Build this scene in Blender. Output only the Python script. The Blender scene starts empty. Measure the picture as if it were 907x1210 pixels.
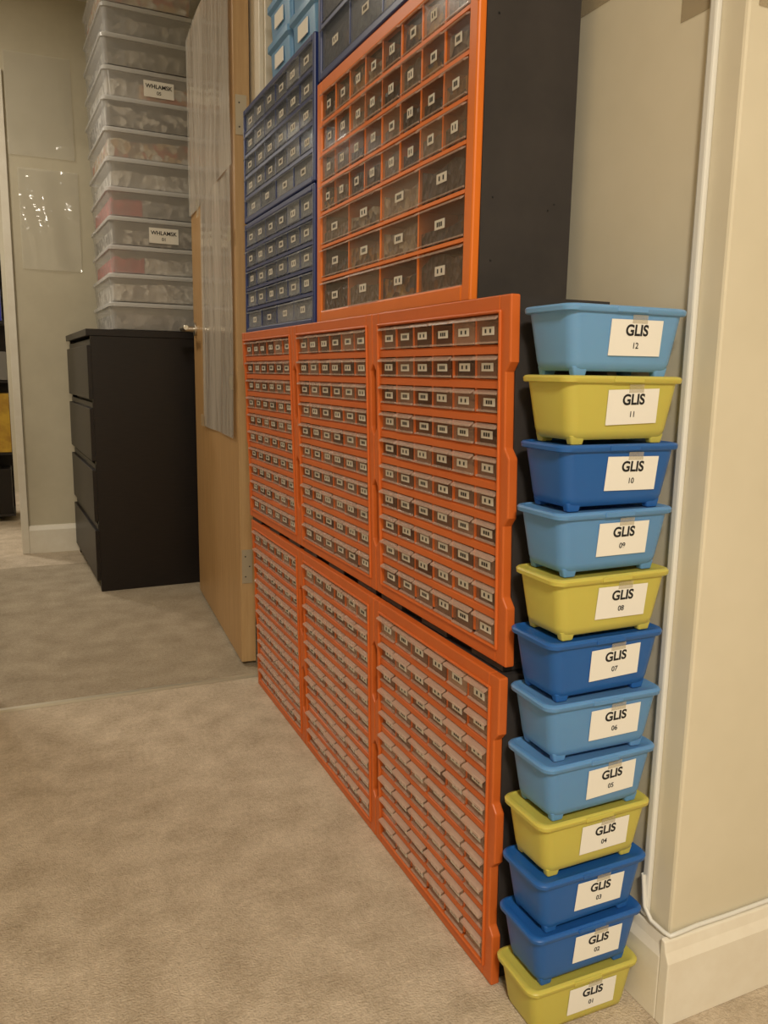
import bpy, math, random
from mathutils import Matrix, Vector
random.seed(7)
S=bpy.context.scene
S.view_settings.view_transform='Standard'
S.view_settings.look='None'
S.view_settings.exposure=0.0

# ---------------------------------------------------------------- materials
def lin(c):
    return tuple(((v/255)/12.92 if v/255<=.04045 else ((v/255+.055)/1.055)**2.4) for v in c)+(1,)
def newmat(name):
    m=bpy.data.materials.new(name);m.use_nodes=True
    nt=m.node_tree;return m,nt,nt.nodes['Principled BSDF'],nt.nodes['Material Output']
def mat(name,c,rough=.5,metal=0,c2=None,nscale=20,bump=0,bscale=200,bdist=.004,spec=.5,sss=0,coat=0,stretch=None,detail=4,ramp=(.35,.65),isl=0,big=0):
    m,nt,p,out=newmat(name)
    N=nt.nodes.new;L=nt.links.new
    p.inputs['Base Color'].default_value=lin(c);p.inputs['Roughness'].default_value=rough
    p.inputs['Metallic'].default_value=metal;p.inputs['Specular IOR Level'].default_value=spec
    if coat: p.inputs['Coat Weight'].default_value=coat
    if sss:
        p.inputs['Subsurface Weight'].default_value=sss;p.inputs['Subsurface Scale'].default_value=.01
    tc=N('ShaderNodeTexCoord');mp=N('ShaderNodeMapping');L(tc.outputs['Object'],mp.inputs[0])
    if stretch: mp.inputs['Scale'].default_value=stretch
    if c2:
        n=N('ShaderNodeTexNoise');n.inputs['Scale'].default_value=nscale;n.inputs['Detail'].default_value=detail
        n.inputs['Roughness'].default_value=.7
        L(mp.outputs[0],n.inputs['Vector'])
        r=N('ShaderNodeValToRGB');r.color_ramp.elements[0].position=ramp[0];r.color_ramp.elements[1].position=ramp[1]
        r.color_ramp.elements[0].color=lin(c);r.color_ramp.elements[1].color=lin(c2)
        if isl:
            g=N('ShaderNodeNewGeometry');mx=N('ShaderNodeMix')
            mx.inputs[0].default_value=isl
            L(n.outputs[0],mx.inputs[2]);L(g.outputs['Random Per Island'],mx.inputs[3]);L(mx.outputs[0],r.inputs[0])
        elif big:
            n3=N('ShaderNodeTexNoise');n3.inputs['Scale'].default_value=big;n3.inputs['Detail'].default_value=5
            L(mp.outputs[0],n3.inputs['Vector']);mx=N('ShaderNodeMix');mx.inputs[0].default_value=.45
            L(n.outputs[0],mx.inputs[2]);L(n3.outputs[0],mx.inputs[3]);L(mx.outputs[0],r.inputs[0])
        else: L(n.outputs[0],r.inputs[0])
        L(r.outputs[0],p.inputs['Base Color'])
    if bump:
        n2=N('ShaderNodeTexNoise');n2.inputs['Scale'].default_value=bscale;n2.inputs['Detail'].default_value=3
        L(mp.outputs[0],n2.inputs['Vector'])
        b=N('ShaderNodeBump');b.inputs['Strength'].default_value=bump;b.inputs['Distance'].default_value=bdist
        L(n2.outputs[0],b.inputs['Height']);L(b.outputs[0],p.inputs['Normal'])
    return m
def clear(name,c,opac=.5,rough=.15,bump=0,bscale=30,c2=None,stretch=None,bdist=.004,spec=.5,isl=0):
    m=mat(name,c,rough,bump=bump,bscale=bscale,c2=c2,nscale=12,stretch=stretch,bdist=bdist,spec=spec,isl=isl,ramp=(.2,.9))
    nt=m.node_tree;p=nt.nodes['Principled BSDF'];out=nt.nodes['Material Output']
    t=nt.nodes.new('ShaderNodeBsdfTransparent');x=nt.nodes.new('ShaderNodeMixShader')
    x.inputs[0].default_value=opac
    nt.links.new(t.outputs[0],x.inputs[1]);nt.links.new(p.outputs[0],x.inputs[2]);nt.links.new(x.outputs[0],out.inputs[0])
    return m
def multi(name,cols,rough=.5,scale=60):
    m,nt,p,out=newmat(name);N=nt.nodes.new;L=nt.links.new
    tc=N('ShaderNodeTexCoord');v=N('ShaderNodeTexVoronoi');v.inputs['Scale'].default_value=scale
    L(tc.outputs['Object'],v.inputs['Vector'])
    s=N('ShaderNodeSeparateColor');L(v.outputs['Color'],s.inputs[0])
    r=N('ShaderNodeValToRGB');r.color_ramp.interpolation='CONSTANT'
    e=r.color_ramp.elements
    e[0].color=lin(cols[0]);e[1].position=1/len(cols);e[1].color=lin(cols[1])
    for i in range(2,len(cols)):
        q=e.new(i/len(cols));q.color=lin(cols[i])
    L(s.outputs[0],r.inputs[0]);L(r.outputs[0],p.inputs['Base Color'])
    p.inputs['Roughness'].default_value=rough
    b=N('ShaderNodeBump');b.inputs['Strength'].default_value=.6;b.inputs['Distance'].default_value=.01
    L(v.outputs['Distance'],b.inputs['Height']);L(b.outputs[0],p.inputs['Normal'])
    return m

M={}
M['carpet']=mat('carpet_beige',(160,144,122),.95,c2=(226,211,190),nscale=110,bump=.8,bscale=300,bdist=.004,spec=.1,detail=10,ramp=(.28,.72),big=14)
M['carpet2']=mat('carpet_hall_shaded',(134,121,102),.95,c2=(194,180,158),nscale=110,bump=.8,bscale=300,bdist=.004,spec=.1,detail=10,ramp=(.28,.72),big=10)  # greyer hall carpet, also darkened in colour for the dimmer hall light
M['wallx']=mat('wall_cream_paint',(212,204,182),.5,c2=(219,211,190),nscale=3,bump=.08,bscale=60,bdist=.002,spec=.4)
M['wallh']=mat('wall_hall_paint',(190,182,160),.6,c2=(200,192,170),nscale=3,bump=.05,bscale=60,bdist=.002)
M['ceil']=mat('ceiling_paint',(235,230,220),.8)
M['trim']=mat('white_gloss_trim',(234,229,216),.35,c2=(228,221,206),nscale=14,bump=.05,bscale=30,bdist=.002)
M['orange']=mat('orange_plastic',(220,114,32),.38,c2=(226,120,36),nscale=5,spec=.4)
M['orange_b']=mat('orange_plastic_darker',(198,96,38),.42,c2=(206,104,42),nscale=5,spec=.4)  # darker orange for the two lower cabinet rows
M['orange_d']=mat('orange_plastic_shaded',(150,72,38),.5)  # dark orange paints the shade deep inside the drawer cells
M['navy']=mat('navy_plastic',(26,46,108),.35)
M['black']=mat('black_plastic',(50,47,47),.55,c2=(60,56,55),nscale=6,spec=.3)
M['chest']=mat('black_brown_veneer',(22,17,16),.42,c2=(32,25,23),nscale=6,stretch=(3,3,40),spec=.4)
M['draw_m']=clear('clear_drawer_mid',(110,76,58),.32,.16,c2=(180,142,120),isl=.9)
M['draw_b']=clear('clear_drawer_low',(146,108,88),.42,.18,c2=(200,166,144),isl=.9)
M['draw_g']=clear('clear_drawer_grey',(100,84,72),.30,.24,c2=(160,140,122),isl=.9,spec=.35)
M['draw_n']=clear('clear_drawer_bluegrey',(116,124,140),.40,.18,c2=(172,178,188),isl=.9)
M['lip']=clear('clear_drawer_lip',(210,182,166),.42,.16)
M['lipb']=clear('clear_drawer_lip_low',(212,180,162),.45,.16)
M['cont_o']=mat('small_parts_dark',(42,24,20),.6,c2=(140,70,40),nscale=60,isl=.5,ramp=(.3,.9))
M['cont_b']=mat('small_parts_mixed',(98,62,48),.6,c2=(176,122,94),nscale=60,isl=.5,ramp=(.2,.9))
M['cont_g']=multi('bricks_dark_mix',[(40,34,30),(56,48,42),(50,40,34),(100,84,70),(70,58,48),(36,32,32),(130,80,44)],.4,75)
M['cont_g2']=multi('bricks_black',[(26,24,24),(38,35,34),(30,28,28),(46,42,40)],.35,70)
M['cont_g3']=multi('bricks_beige',[(170,150,124),(206,190,164),(130,108,86),(90,76,62)],.4,70)
M['cont_g4']=multi('bricks_tan_yellow',[(190,130,56),(130,88,46),(60,48,40),(206,164,90),(50,42,38)],.4,70)
M['cont_n']=multi('bricks_grey_mix',[(60,66,78),(90,94,102),(120,122,128),(76,80,92),(50,54,66)],.4,80)
M['cont_n2']=multi('bricks_light_grey',[(130,132,138),(110,114,122),(150,150,152),(96,100,110)],.4,80)
M['label']=mat('paper_label',(238,236,230),.7)
M['labels']=mat('small_paper_label',(212,206,196),.7)
M['ink']=mat('label_ink',(25,25,28),.8)
M['metal']=mat('brushed_metal',(200,196,186),.3,1)
M['hinge']=mat('painted_hinge',(180,168,146),.4,.3)
M['strip']=mat('threshold_metal',(206,198,178),.4,.6)
M['wood']=mat('door_oak_veneer',(172,132,84),.42,c2=(190,152,102),nscale=5,stretch=(14,14,.8),bump=.03,bscale=40)
M['woodedge']=mat('door_edge_wood',(176,142,98),.5,c2=(190,158,114),nscale=5,stretch=(14,14,.8))
M['film']=clear('plastic_film',(206,200,190),.70,.10,bump=.4,bscale=5,stretch=(2,2,.6),bdist=.022,spec=.8)
M['film2']=clear('plastic_pocket',(226,222,210),.30,.07,bump=.6,bscale=6,bdist=.02,spec=.9)
M['tape']=clear('packing_tape',(206,196,170),.26,.2)
M['tapeb']=clear('brown_tape',(186,170,140),.38,.25)
M['clear']=clear('frosted_box_plastic',(210,208,206),.44,.14)
M['rim']=clear('frosted_box_rim',(224,224,224),.6,.15)
M['cable']=mat('white_cable',(222,222,218),.4)
def plast(n,c,c2): return mat(n,c,.38,c2=c2,nscale=4,sss=.15,spec=.4)
M['b12']=plast('light_blue_plastic',(106,156,206),(114,164,212))
M['bl']=plast('sky_blue_plastic',(92,142,196),(100,150,202))
M['bd']=plast('blue_plastic',(34,92,166),(42,100,174))
M['yg']=plast('lime_yellow_plastic',(194,184,86),(202,192,94))

# ---------------------------------------------------------------- mesh builder
import bmesh
class MB:
    def __init__(s): s.v=[];s.f=[];s.m=[];s.mats=[]
    def mi(s,k):
        if k not in s.mats: s.mats.append(k)
        return s.mats.index(k)
    def add(s,vs,fs,k,T=None):
        b=len(s.v)
        for v in vs: s.v.append(tuple(T(v)) if T else tuple(v))
        i=s.mi(k)
        for f in fs: s.f.append([b+j for j in f]);s.m.append(i)
    def box(s,a,b,k,T=None):
        x0,y0,z0=a;x1,y1,z1=b
        vs=[(x0,y0,z0),(x1,y0,z0),(x1,y1,z0),(x0,y1,z0),(x0,y0,z1),(x1,y0,z1),(x1,y1,z1),(x0,y1,z1)]
        s.add(vs,[(0,3,2,1),(4,5,6,7),(0,1,5,4),(1,2,6,5),(2,3,7,6),(3,0,4,7)],k,T)
    def ext(s,pts,axis,a,b,k,T=None):
        def P(p,t):
            q=list(p);q.insert(axis,t);return tuple(q)
        n=len(pts);vs=[P(p,a) for p in pts]+[P(p,b) for p in pts]
        fs=[tuple(range(n))[::-1],tuple(range(n,2*n))]+[(i,(i+1)%n,n+(i+1)%n,n+i) for i in range(n)]
        s.add(vs,fs,k,T)
    def loft(s,secs,k,T=None,cap0=True,cap1=True,n=5):
        rings=[]
        for hx,hy,z,r in secs:
            ring=[]
            for ci,(sx,sy) in enumerate([(1,1),(-1,1),(-1,-1),(1,-1)]):
                for j in range(n):
                    a=math.pi/2*ci+math.pi/2*j/(n-1)
                    ring.append((sx*(hx-r)+r*math.cos(a),sy*(hy-r)+r*math.sin(a),z))
            rings.append(ring)
        c=len(rings[0]);vs=[v for r in rings for v in r];fs=[]
        for i in range(len(rings)-1):
            for j in range(c):
                fs.append((i*c+j,i*c+(j+1)%c,(i+1)*c+(j+1)%c,(i+1)*c+j))
        if cap0: fs.append(tuple(range(c))[::-1])
        if cap1: fs.append(tuple((len(rings)-1)*c+j for j in range(c)))
        s.add(vs,fs,k,T)
    def make(s,name,parent=None,bevel=0,smooth=False,loc=None,rot=None):
        me=bpy.data.meshes.new(name);me.from_pydata(s.v,[],s.f);me.update()
        for k in s.mats: me.materials.append(M[k])
        for p,i in zip(me.polygons,s.m): p.material_index=i
        bm=bmesh.new();bm.from_mesh(me);bmesh.ops.recalc_face_normals(bm,faces=bm.faces);bm.to_mesh(me);bm.free()
        o=bpy.data.objects.new(name,me);bpy.context.collection.objects.link(o)
        if bevel:
            b=o.modifiers.new('bevel','BEVEL');b.width=bevel;b.segments=2;b.limit_method='ANGLE';b.angle_limit=math.radians(40)
        if smooth:
            for p in me.polygons: p.use_smooth=True
            try: me.set_sharp_from_angle(angle=math.radians(40))
            except Exception: pass
        if parent: o.parent=parent
        if loc: o.location=loc
        if rot: o.rotation_euler=rot
        return o
def empty(name,loc=(0,0,0),rot=(0,0,0)):
    o=bpy.data.objects.new(name,None);o.location=loc;o.rotation_euler=rot;o.empty_display_size=.05
    bpy.context.collection.objects.link(o);return o
def boxobj(name,a,b,k,parent=None,bevel=0):
    m=MB();m.box(a,b,k);return m.make(name,parent,bevel)
def text(body,parent,loc,rot,size,off=0,align='CENTER'):
    cu=bpy.data.curves.new('text','FONT');cu.body=body;cu.size=size;cu.align_x=align;cu.align_y='CENTER';cu.offset=off;cu.extrude=.0001
    cu.materials.append(M['ink'])
    o=bpy.data.objects.new('printed_text',cu);bpy.context.collection.objects.link(o)
    o.parent=parent;o.location=loc;o.rotation_euler=rot;return o

# ---------------------------------------------------------------- room shell
XW=.757;YC=.718
boxobj('floor',(-2.3,-2.3,-.08),(2.6,2.15,0),'carpet')
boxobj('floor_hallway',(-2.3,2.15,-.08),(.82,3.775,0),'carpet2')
boxobj('floor_far_room',(-2.3,3.775,-.08),(.82,6.2,0),'carpet')
boxobj('ceiling',(-2.3,-2.3,2.45),(2.6,6.2,2.55),'ceil')
boxobj('wall_right',(XW,YC,0),(2.6,2.16,2.45),'wallx',bevel=.004)
boxobj('wall_back',(-2.4,-2.4,0),(2.7,-2.3,2.45),'wallx')
boxobj('wall_left',(-2.4,-2.3,0),(-2.3,6.2,2.45),'wallx')
boxobj('wall_east',(2.6,-2.3,0),(2.7,.715,2.45),'wallx')
m=MB()
m.box((.622,2.16,0),(.9,2.27,2.45),'wallx')
m.box((-2.3,2.16,0),(-.14,2.27,2.45),'wallx')
m.box((-.14,2.16,2.06),(.622,2.27,2.45),'wallx')
m.make('wall_divider')
boxobj('wall_hall_right',(.82,2.27,0),(.92,6.2,2.45),'wallh')
m=MB();m.box((-.005,4.06,0),(.82,4.18,2.45),'wallh');m.box((-.9,4.06,2.1),(-.005,4.18,2.45),'wallh');m.box((-2.3,4.06,0),(-.9,4.18,2.45),'wallh')
m.make('wall_hall_end')
boxobj('wall_far',(-2.3,6.2,0),(.92,6.3,2.45),'wallx')
m=MB();m.box((.610,2.158,0),(.622,2.28,2.06),'trim');m.box((.622,2.145,0),(.67,2.16,2.08),'trim')
m.make('trim_1',bevel=.002)
m=MB();m.box((-.14,2.158,0),(-.128,2.28,2.06),'trim');m.box((-.2,2.145,0),(-.14,2.16,2.08),'trim');m.make('trim_2',bevel=.002)
m=MB();m.box((-.02,4.06,0),(-.005,4.19,2.1),'trim');m.box((-.02,4.045,.0),(.012,4.06,2.12),'trim');m.make('trim_3',bevel=.002)
H=.125
m=MB()
m.ext([(YC,0),(.702,0),(.702,.095),(.708,.108),(.711,H-.003),(YC,H)],0,.742,2.6,'trim')
m.make('baseboard_front',bevel=.0015)
m=MB()
m.ext([(XW,0),(.742,0),(.742,.095),(.747,.108),(.75,H-.003),(XW,H)],1,.7185,2.15,'trim')
m.make('baseboard_right',bevel=.0015)
m=MB();m.ext([(4.06,0),(4.047,0),(4.047,.11),(4.053,.13),(4.06,.133)],0,.012,.82,'trim');m.make('baseboard_hall',bevel=.001)
m=MB();m.ext([(2.138,.0005),(2.144,.005),(2.158,.005),(2.164,.0005)],0,-.125,.606,'strip');m.make('threshold_strip')

m=MB();m.ext([(XW,.7545),(XW-.009,.7545),(XW-.009,.767),(XW,.767)],2,.128,2.45,'cable')
P=m.make('wall_cable_trunking',bevel=.003)
cu=bpy.data.curves.new('wall_cable','CURVE');cu.dimensions='3D';cu.bevel_depth=.003;cu.bevel_resolution=3
def addpoly(pts):
    sp=cu.splines.new('POLY');sp.points.add(len(pts)-1)
    for p,q in zip(sp.points,pts): p.co=(*q,1)
addpoly([(.7462,.763,.19),(.7470,.757,.145),(.749,.745,.130),(.750,.722,.1285),(.752,.712,.1285),(.765,.712,.129),(.80,.713,.130)]+[(.85+i*.12,.7135,.1285+.001*math.sin(i*2)) for i in range(14)])
cu.materials.append(M['cable'])
o=bpy.data.objects.new('wall_cable',cu);bpy.context.collection.objects.link(o)
m=MB()
m.box((XW-.0008,.775,1.285),(XW-.0002,.82,1.46),'tapeb');m.box((XW-.0008,.87,1.362),(XW-.0002,1.14,1.40),'tapeb')
m.box((XW+.015,YC-.0012,1.27),(XW+.03,YC-.0005,1.38),'tapeb');m.box((XW+.04,YC-.0012,1.25),(XW+.09,YC-.0005,1.28),'tapeb')
m.make('adhesive_tape')

# ---------------------------------------------------------------- drawer cabinets
def cabinet(name,org,w,h,rows,frame,inner,fb,depth,a=0,b=0,yw=0,drawm='draw_m',cont=('cont_o',),stepped=True,lab=(.46,.24),sb=.0045,lipd=.007,lipm='lip',fd=.014,foot=0):
    ox,oy,oz=org
    def T(p):
        d,u,v=p
        return (d+a*v+yw*u, u+b*v, v)
    P=empty(name,org)
    fw=fb
    F=MB()
    bl=.010 if stepped else 0
    if stepped:
        c1,c2,tp=h*.17,h*.08,.012
        R=[(w,0),(w,c1),(w-bl,c1+tp),(w-bl,h/2-c2-tp),(w,h/2-c2),(w,h/2+c2),(w-bl,h/2+c2+tp),(w-bl,h-c1-tp),(w,h-c1),(w,h),(w-fw,h),(w-fw,0)]
        F.ext(R,0,0,fd,frame,T);F.ext([(w-u,v) for u,v in R],0,0,fd,frame,T)
        F.box((0,fw,0),(fd,w-fw,fw*.9),frame,T);F.box((0,fw,h-fw*.9),(fd,w-fw,h),frame,T)
        q=.004
        F.box((-.003,fw-q,fw*.9-q),(.004,fw,h-fw*.9+q),frame,T);F.box((-.003,w-fw,fw*.9-q),(.004,w-fw+q,h-fw*.9+q),frame,T)
        F.box((-.003,fw,fw*.9-q),(.004,w-fw,fw*.9),frame,T);F.box((-.003,fw,h-fw*.9),(.004,w-fw,h-fw*.9+q),frame,T)
    else:
        F.box((0,0,0),(fd,fw,h),frame,T);F.box((0,w-fw,0),(fd,w,h),frame,T)
        F.box((0,fw,0),(fd,w-fw,fw),frame,T);F.box((0,fw,h-fw),(fd,w-fw,h),frame,T)
    F.make('frame',P,bevel=.003)
    B=MB();e=.009 if stepped else .0005
    t=.004
    B.box((fd,e,e*.2),(depth,e+t,h-e*.2),'black',T);B.box((fd,w-e-t,e*.2),(depth,w-e,h-e*.2),'black',T)
    B.box((fd,e+t,e*.2),(depth,w-e-t,e*.2+t),'black',T);B.box((fd,e+t,h-e*.2-t),(depth,w-e-t,h-e*.2),'black',T)
    B.box((depth-t,e+t,e*.2+t),(depth,w-e-t,h-e*.2-t),'black',T)
    if foot:
        for q in (.012,w*.5-.04,w-.092): B.box((.004,q,-foot),(depth-.01,q+.08,.0),'black',T)
        B.box((.012,.02,-foot),(.03,w-.02,.0),'ink',T)  # dark strip paints the shade in the gap under the row
    if not stepped:
        for (dd,vv) in ((.03,.12*h),(.03,.3*h),(.03,.8*h),(.12,.28*h),(.13,.3*h)): B.box((dd,-.0008,vv),(dd+.002,.001,vv+.002),'ink',T)
    B.make('body',P)
    G=MB();D=MB();Lb=MB();C=MB()
    u0,u1=fw,w-fw;v1,v0=h-fw*.9,fw*.9
    tot=v1-v0;v=v1
    G.box((.075,u0,v0),(.08,u1,v1),inner,T)
    for ri,(fr,nc) in enumerate(rows):
        rh=tot*fr;vt=v;vb=v-rh
        if ri<len(rows)-1:
            G.ext([(.001,vb-sb),(.001,vb+sb*.5),(.006,vb+sb),(.07,vb+sb),(.07,vb-sb)],1,u0,u1,frame,T)
        cw=(u1-u0)/nc
        for c in range(nc):
            a0=u0+c*cw;a1=a0+cw
            if c: G.box((.003,a0-.0022,vb+sb),(.07,a0+.0022,vt-sb),frame,T)
            g=.0034;q0=a0+g;q1=a1-g
            p0=(vb+sb if ri<len(rows)-1 else vb)+.001;p1=(vt-sb if ri else vt)-.0015
            j=random.uniform(-.0015,.0015)
            f0=.003+j
            D.box((f0,q0,p0),(f0+.0015,q1,p1-.001),drawm,T)
            D.ext([(f0,p1),(f0-lipd,p1-.003),(f0-lipd-.001,p1-.006),(f0-lipd+.001,p1-.006),(f0,p1-.002)],1,q0,q1,lipm,T)
            D.ext([(f0,p0),(f0-.003,p0),(f0-.003,p0+.002),(f0,p0+.003)],1,q0,q1,lipm,T)
            ch=(p1-p0)*random.uniform(.45,.92)
            nn=5;top=[ch*random.uniform(.75,1.05) for _ in range(nn)]
            pr=[(q0+.001,p0)]+[(q0+.001+(q1-q0-.002)*k/(nn-1),min(p1-.002,p0+top[k])) for k in range(nn)]+[(q1-.001,p0)]
            C.ext(pr,0,f0+.004,f0+.045,random.choice(cont),T)
            lw=min(cw*lab[0],.03);lh=min(rh*lab[1],.0135)
            um=(q0+q1)/2+random.uniform(-.002,.002);vm=(p0+p1)/2-.001+random.uniform(-.0008,.0008)
            Lb.box((f0-.0006,um-lw/2,vm-lh/2),(f0-.0001,um+lw/2,vm+lh/2),'labels',T)
            for k in range(3):
                if k==1 and random.random()<.5: continue
                uu=um-lw*.26+k*lw*.2
                Lb.box((f0-.0009,uu,vm-lh*.24),(f0-.0006,uu+lw*.13,vm+lh*.24),'ink',T)
        v=vb
    G.make('grid',P);D.make('drawers',P);C.make('contents',P);Lb.make('labels',P)
    return P
r10=[(.1,6)]*10
W=.4103
for i in range(3):
    cabinet('drawer_organizer_cabinet',(.569,.8576+i*W,.001),W-.002,.4715,r10,'orange_b','orange_d',.024,.156,a=-.0416,b=-.04,drawm='draw_b',cont=('cont_b','cont_b','cont_o'),sb=.006,lipm='lipb',lipd=.009)
for i in range(3):
    cabinet('drawer_organizer_cabinet',(.563-.011*i*W-.0,.8471+i*W,.4825),W-.002,.476,r10,'orange_b','orange_d',.024,.156,a=-.0368,b=-.0092,yw=-.011,drawm='draw_m',cont=('cont_o','cont_o','cont_b'),sb=.006,foot=.0095)
rl=[(.135,8)]*4+[(.46/3,4)]*3
cabinet('drawer_organizer_cabinet',(.566,.977,.960),.618,.455,rl,'orange','orange_d',.024,.160,drawm='draw_g',cont=('cont_g','cont_g','cont_g2','cont_g2','cont_g3','cont_g4'),stepped=False,lab=(.26,.30),fd=.013,sb=.0035)
rb=[(.2,6)]*4+[(.2,4)]
for z in (.960,1.2385):
    cabinet('drawer_organizer_cabinet',(.562,1.600,z),.545,.276,rb,'navy','navy',.013,.15,drawm='draw_n',cont=('cont_n','cont_n2','cont_n'),stepped=False,lab=(.34,.3),lipm='draw_n',fd=.012)
cabinet('drawer_organizer_cabinet',(.566,.99,1.417),.60,.30,[(.2,4)]*2+[(.3,4)]*2,'navy','navy',.015,.15,drawm='draw_n',cont=('cont_n','cont_g'),stepped=False,lab=(.2,.3),lipm='draw_n',fd=.012)

for r in range(5):
    for c in range(2):
        P=empty('small_parts_bin',(.632,1.70+c*.165,1.517+r*.083))
        b=MB()
        b.loft([(.055,.070,0,.008),(.058,.074,.06,.01),(.065,.079,.066,.01),(.065,.079,.078,.01),(.060,.075,.081,.01)],'b12')
        b.make('tub',P,smooth=True)
        l=MB();l.box((-.0605,-.03,.02),(-.0585,.03,.05),'label');l.make('label',P)

# ---------------------------------------------------------------- storage boxes stack
cols=['yg','bd','bd','yg','bl','bl','bd','yg','bl','bd','yg','b12']
PB=.0789
for i in range(12):
    k=cols[i]
    x=.651-.0006*i+random.uniform(-.0015,.0015);y=.794-.0006*i+random.uniform(-.0015,.0015)
    z=.0008+i*PB
    P=empty('plastic_storage_box',(x,y,z),(0,0,random.uniform(-.02,.02)))
    b=MB();hx,hy=.0893,.047
    b.loft([(hx-.021,hy-.014,.0005 if i==0 else -.001,.010),(hx-.0165,hy-.0105,.003,.013),(hx-.0145,hy-.0085,.010,.014),(hx-.0065,hy-.0035,.062,.014),(hx-.006,hy-.003,.066,.014)],k)
    b.loft([(hx-.002,hy-.001,.0645,.014),(hx,hy,.0655,.015),(hx+.0005,hy+.0005,.070,.015),(hx-.001,hy-.001,.0722,.015),(hx-.005,hy-.004,.0730,.014),(hx-.008,hy-.006,.0715,.013)],k)
    b.make('tub',P,smooth=True)
    f=MB()
    for sx in (-1,1):
        for sy in (-1,1):
            T=lambda p,sx=sx,sy=sy:(p[0]+sx*(hx-.030),p[1]+sy*(hy-.018),p[2])
            f.loft([(.008,.005,-.0065 if i else 0,.002),(.011,.006,.004,.003)],k,T,n=3)
    f.box((-.022,-hy-.0015,.0655),(.022,-hy+.003,.0715),k)
    f.make('feet_and_clasp',P,bevel=.0008)
    lx=random.uniform(.010,.016);tilt=math.atan2(.005,.052)
    ly=-(hy-.0059);zc=.0375
    L=empty('label_holder',(lx,ly-.0010,zc));L.parent=P
    L.rotation_euler=(math.pi/2+tilt,random.uniform(-.03,.03),0)
    l=MB();l.box((-.038,-.0205,0),(.038,.0205,.0006),'label');l.make('label',L)
    text('GLIS',L,(0,.008,.0009),(0,0,0),.0172,.0005)
    text('%02d'%(i+1),L,(0,-.009,.0009),(0,0,0),.0095,.0001)
    t=MB();t.box((-.008,.0165,.0007),(.014,.026,.001),'tape');t.make('tape',L)

# ---------------------------------------------------------------- door
DA=math.atan2(.612-.56,3.1-2.24)
P=empty('wooden_door',(.562,2.24,.012),(0,0,-DA))
d=MB();d.box((0,0,0),(.042,.86,2.0),'wood');d.box((.0,-.0015,0),(.042,0,2.0),'woodedge');d.make('leaf',P,bevel=.0015)
d=MB()
for z in (.24,1.47):
    d.box((.004,-.004,z),(.034,-.0015,z+.10),'hinge')
    for q in (.02,.05,.08): d.box((.012+.012*(q==.05),-.005,z+q-.002),(.016+.012*(q==.05),-.004,z+q+.002),'black')
d.make('hinges',P,bevel=.001)
d=MB()
def cyl(m,c,r,h,axis,k,n=16):
    pts=[(r*math.cos(2*math.pi*i/n),r*math.sin(2*math.pi*i/n)) for i in range(n)]
    o2=[c[j] for j in range(3) if j!=axis]
    m.ext([(p[0]+o2[0],p[1]+o2[1]) for p in pts],axis,c[axis],c[axis]+h,k)
cyl(d,(-.008,.80,1.0),.024,.008,0,'metal');cyl(d,(-.050,.80,1.0),.010,.044,0,'metal');cyl(d,(-.050,.69,1.0),.009,.118,1,'metal')
d.make('lever_handle',P,bevel=.001)
def sheet(name,parent,y0,y1,z0,z1,x,k,amp=.003,n=24,seed=1,plane='x'):
    rnd=random.Random(seed);ph=[rnd.uniform(0,6) for _ in range(6)]
    vs=[];fs=[]
    for i in range(n+1):
        for j in range(n+1):
            u=i/n;v=j/n
            w_=amp*(1+(math.sin(u*7+ph[0]+v*2)+.5*math.sin(u*15+ph[1]+v*4)+.5*math.sin(v*6+ph[2]))/2.1)/2
            yy=y0+(y1-y0)*u;zz=z0+(z1-z0)*v
            if plane=='x': vs.append((x-abs(w_)-.001,yy,zz))
            else: vs.append((yy,x-abs(w_)-.001,zz))
    for i in range(n):
        for j in range(n): fs.append((i*(n+1)+j,i*(n+1)+j+1,(i+1)*(n+1)+j+1,(i+1)*(n+1)+j))
    m=MB();m.add(vs,fs,k);return m.make(name,parent,smooth=True)
sheet('film_upper',P,.02,.85,1.40,1.99,0,'film',amp=.010,seed=2)
sheet('film_lower',P,.03,.60,.66,1.40,0,'film',amp=.010,seed=3)
m=MB()
for (y0,y1,z0,z1) in ((.0,.05,1.2,1.24),(.0,.05,.80,.84),(.58,.63,1.36,1.42),(.57,.63,.66,.70)): m.box((-.0135,y0,z0),(-.013,y1,z1),'tape')
m.make('tape_strips',P)

# ---------------------------------------------------------------- chest of drawers
P=empty('chest_of_drawers',(.246,3.235,0),(0,0,math.radians(2.07)))
c=MB()
c.box((.012,0,0),(.46,.02,.985),'chest');c.box((.012,.76,0),(.46,.78,.985),'chest')
c.box((.03,.02,.03),(.46,.76,.98),'chest')
c.box((-.004,-.003,.985),(.46,.783,1.01),'chest')
c.make('carcass',P,bevel=.0015)
c=MB()
for i in range(4):
    z0=.045+i*.235
    c.box((-.002,.004,z0),(.016,.776,z0+.2),'chest')
    c.box((.010,.004,z0+.2),(.02,.776,z0+.222),'chest')
c.make('drawer_fronts',P,bevel=.002)

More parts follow.
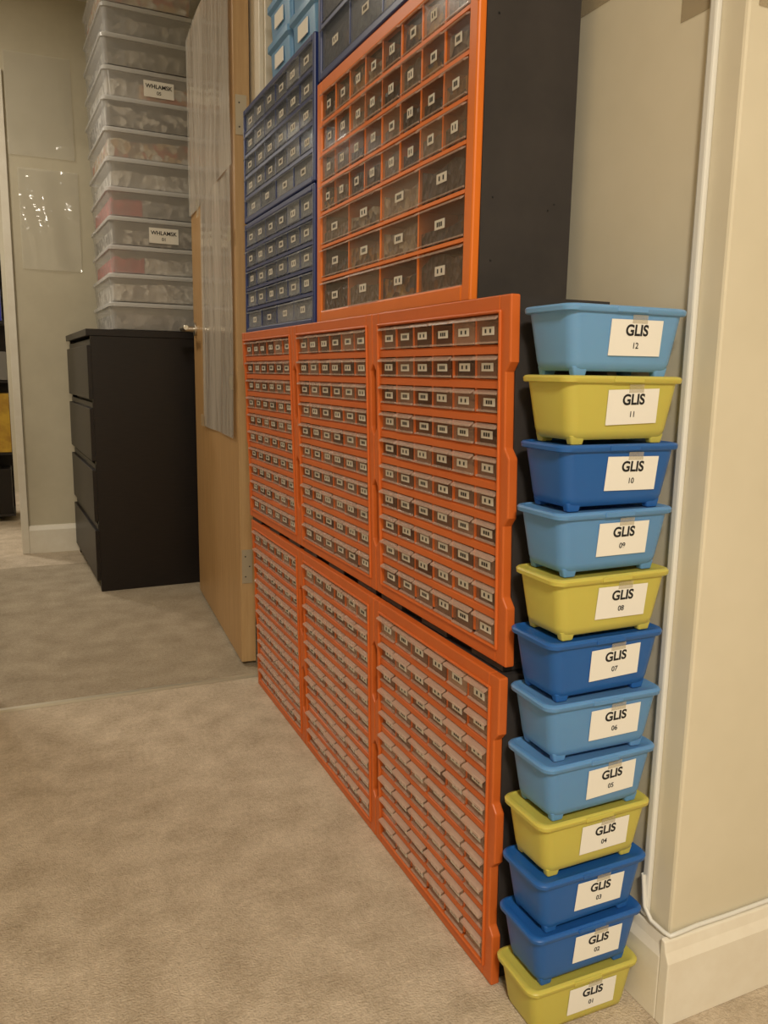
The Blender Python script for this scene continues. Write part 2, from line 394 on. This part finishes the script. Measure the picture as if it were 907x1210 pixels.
# ---------------------------------------------------------------- clear boxes
M['c_wh']=multi('bricks_white_mix',[(220,218,214),(200,196,190),(232,230,226),(180,176,170),(150,146,142)],.5,46)
M['c_dk']=multi('bricks_dark_white_mix',[(70,66,64),(210,206,200),(90,84,80),(60,58,60),(150,146,142)],.5,46)
M['c_bg']=multi('bricks_beige_mix',[(196,160,110),(206,190,164),(226,222,214),(190,96,50),(150,120,90)],.5,44)
M['c_red']=multi('bricks_red_mix',[(190,24,44),(160,16,34),(206,40,54),(180,24,40)],.5,46)
M['c_gy']=multi('bricks_grey_white_mix',[(110,110,114),(150,150,152),(90,94,98),(186,184,182)],.5,46)
M['c_or']=multi('bricks_orange_mix',[(214,110,40),(230,200,160),(200,130,70),(226,222,214)],.5,44)
kinds=['c_gy','c_wh','c_red+c_wh','c_dk','c_red+c_gy','c_wh','c_bg','c_dk','c_wh+c_or','c_gy','c_gy','c_bg','c_gy']
z=1.011
for i in range(12):
    hz=.1045+random.uniform(-.002,.002)
    P=empty('clear_storage_box',(.498+random.uniform(-.004,.004),3.51+random.uniform(-.006,.006),z),(0,0,math.radians(2)+random.uniform(-.012,.012)))
    hx,hy=.172,.25
    b=MB()
    b.loft([(hx-.012,hy-.012,.002,.02),(hx-.005,hy-.005,hz-.018,.02)],'clear',cap1=False)
    b.loft([(hx-.005,hy-.005,hz-.018,.02),(hx,hy,hz-.017,.02),(hx,hy,hz-.006,.02),(hx-.004,hy-.004,hz-.001,.018)],'rim',cap0=False)
    b.make('tub_and_lid',P,smooth=True)
    c=MB();kk=kinds[i].split('+');hh=(hz-.026)*random.uniform(.8,1.0)
    def heap(x0,x1,k):
        n=9;pr=[(x0,.006)]+[(x0+(x1-x0)*t/(n-1),hh*random.uniform(.84,1.03)) for t in range(n)]+[(x1,.006)]
        c.ext(pr,1,-hy+.016,hy-.016,k)
    if len(kk)==2:
        heap(-hx+.018,-hx+.13,kk[0]);heap(-hx+.132,hx-.018,kk[1])
    else: heap(-hx+.018,hx-.018,kk[0])
    c.make('contents',P)
    if i in (3,8):
        L=empty('label_holder',(.03,-hy+.002,hz*.42),(math.pi/2,0,0));L.parent=P
        l=MB();l.box((-.055,-.028,0),(.055,.028,.001),'label');l.make('label',L)
        text('WHLAMSK',L,(0,.009,.0015),(0,0,0),.02,.0004);text('01' if i==3 else '05',L,(0,-.013,.0015),(0,0,0),.017,.0002)
    z+=hz

# ---------------------------------------------------------------- film on hall wall
sheet('wall_film_lower',None,.052,.30,1.30,1.73,4.058,'film2',amp=.014,seed=5,plane='y')  # clear plastic film taped to the wall
sheet('wall_film_upper',None,.02,.29,1.78,2.2,4.058,'film2',amp=.008,seed=8,plane='y')

# ---------------------------------------------------------------- far room shelf
M['yellow']=mat('yellow_card',(216,176,60),.6,c2=(170,124,44),nscale=8)
M['grey']=mat('grey_plastic',(130,128,126),.5)
M['brown']=mat('brown_wood',(150,100,60),.6)
M['glow_blue']=mat('blue_glow_paint',(50,70,210),.4)  # matte blue colour standing in for a blue glow on the shelf
P=empty('shelf_unit',(-.478,4.97,0))
s=MB()
s.box((0,0,0),(.02,.3,1.9),'black')
for zz in (.03,.38,.78,1.1,1.45,1.88): s.box((.02,0,zz),(.43,.3,zz+.015),'black')
s.box((.02,.28,0),(.43,.3,1.88),'black')
s.make('frame',P,bevel=.001)
s=MB()
s.box((.05,-.01,.396),(.43,.2,.72),'yellow');s.box((.1,-.01,.796),(.43,.2,.95),'grey');s.box((.1,-.01,1.116),(.42,.2,1.3),'glow_blue')
s.box((.05,.0,.046),(.42,.2,.30),'chest');s.box((.1,-.01,1.466),(.41,.22,1.8),'brown')
s.make('boxed_games',P,bevel=.002)

# ---------------------------------------------------------------- lights
def area(name,loc,size,power,col,rot=(0,0,0)):
    l=bpy.data.lights.new(name,'AREA');l.shape='DISK';l.size=size;l.energy=power;l.color=col
    o=bpy.data.objects.new(name,l);o.location=loc;o.rotation_euler=rot;bpy.context.collection.objects.link(o);return o
area('ceiling_light',(-.35,-1.15,2.43),.45,82,(1,.90,.74))
area('hall_ceiling_light',(-.6,3.1,2.43),.3,17,(1,.9,.74))
area('far_room_light',(-.9,5.2,2.43),.3,30,(1,.92,.8))
w=bpy.data.worlds.new('world');S.world=w;w.use_nodes=True
w.node_tree.nodes['Background'].inputs[0].default_value=(1,.9,.78,1);w.node_tree.nodes['Background'].inputs[1].default_value=.3

# ---------------------------------------------------------------- camera
f,p,y,r,Hc=948.34,.1701,.4263,.0159,.8605
fv=Vector((math.sin(y)*math.cos(p),math.cos(y)*math.cos(p),-math.sin(p)))
r0=Vector((math.cos(y),-math.sin(y),0));u0=r0.cross(fv)
rr=math.cos(r)*r0+math.sin(r)*u0;uu=-math.sin(r)*r0+math.cos(r)*u0
mw=Matrix(((rr.x,uu.x,-fv.x,0),(rr.y,uu.y,-fv.y,0),(rr.z,uu.z,-fv.z,Hc),(0,0,0,1)))
cd=bpy.data.cameras.new('camera');cd.sensor_fit='VERTICAL';cd.sensor_height=36;cd.lens=f/1210*36;cd.clip_start=.02
co=bpy.data.objects.new('camera',cd);co.matrix_world=mw;bpy.context.collection.objects.link(co);S.camera=co
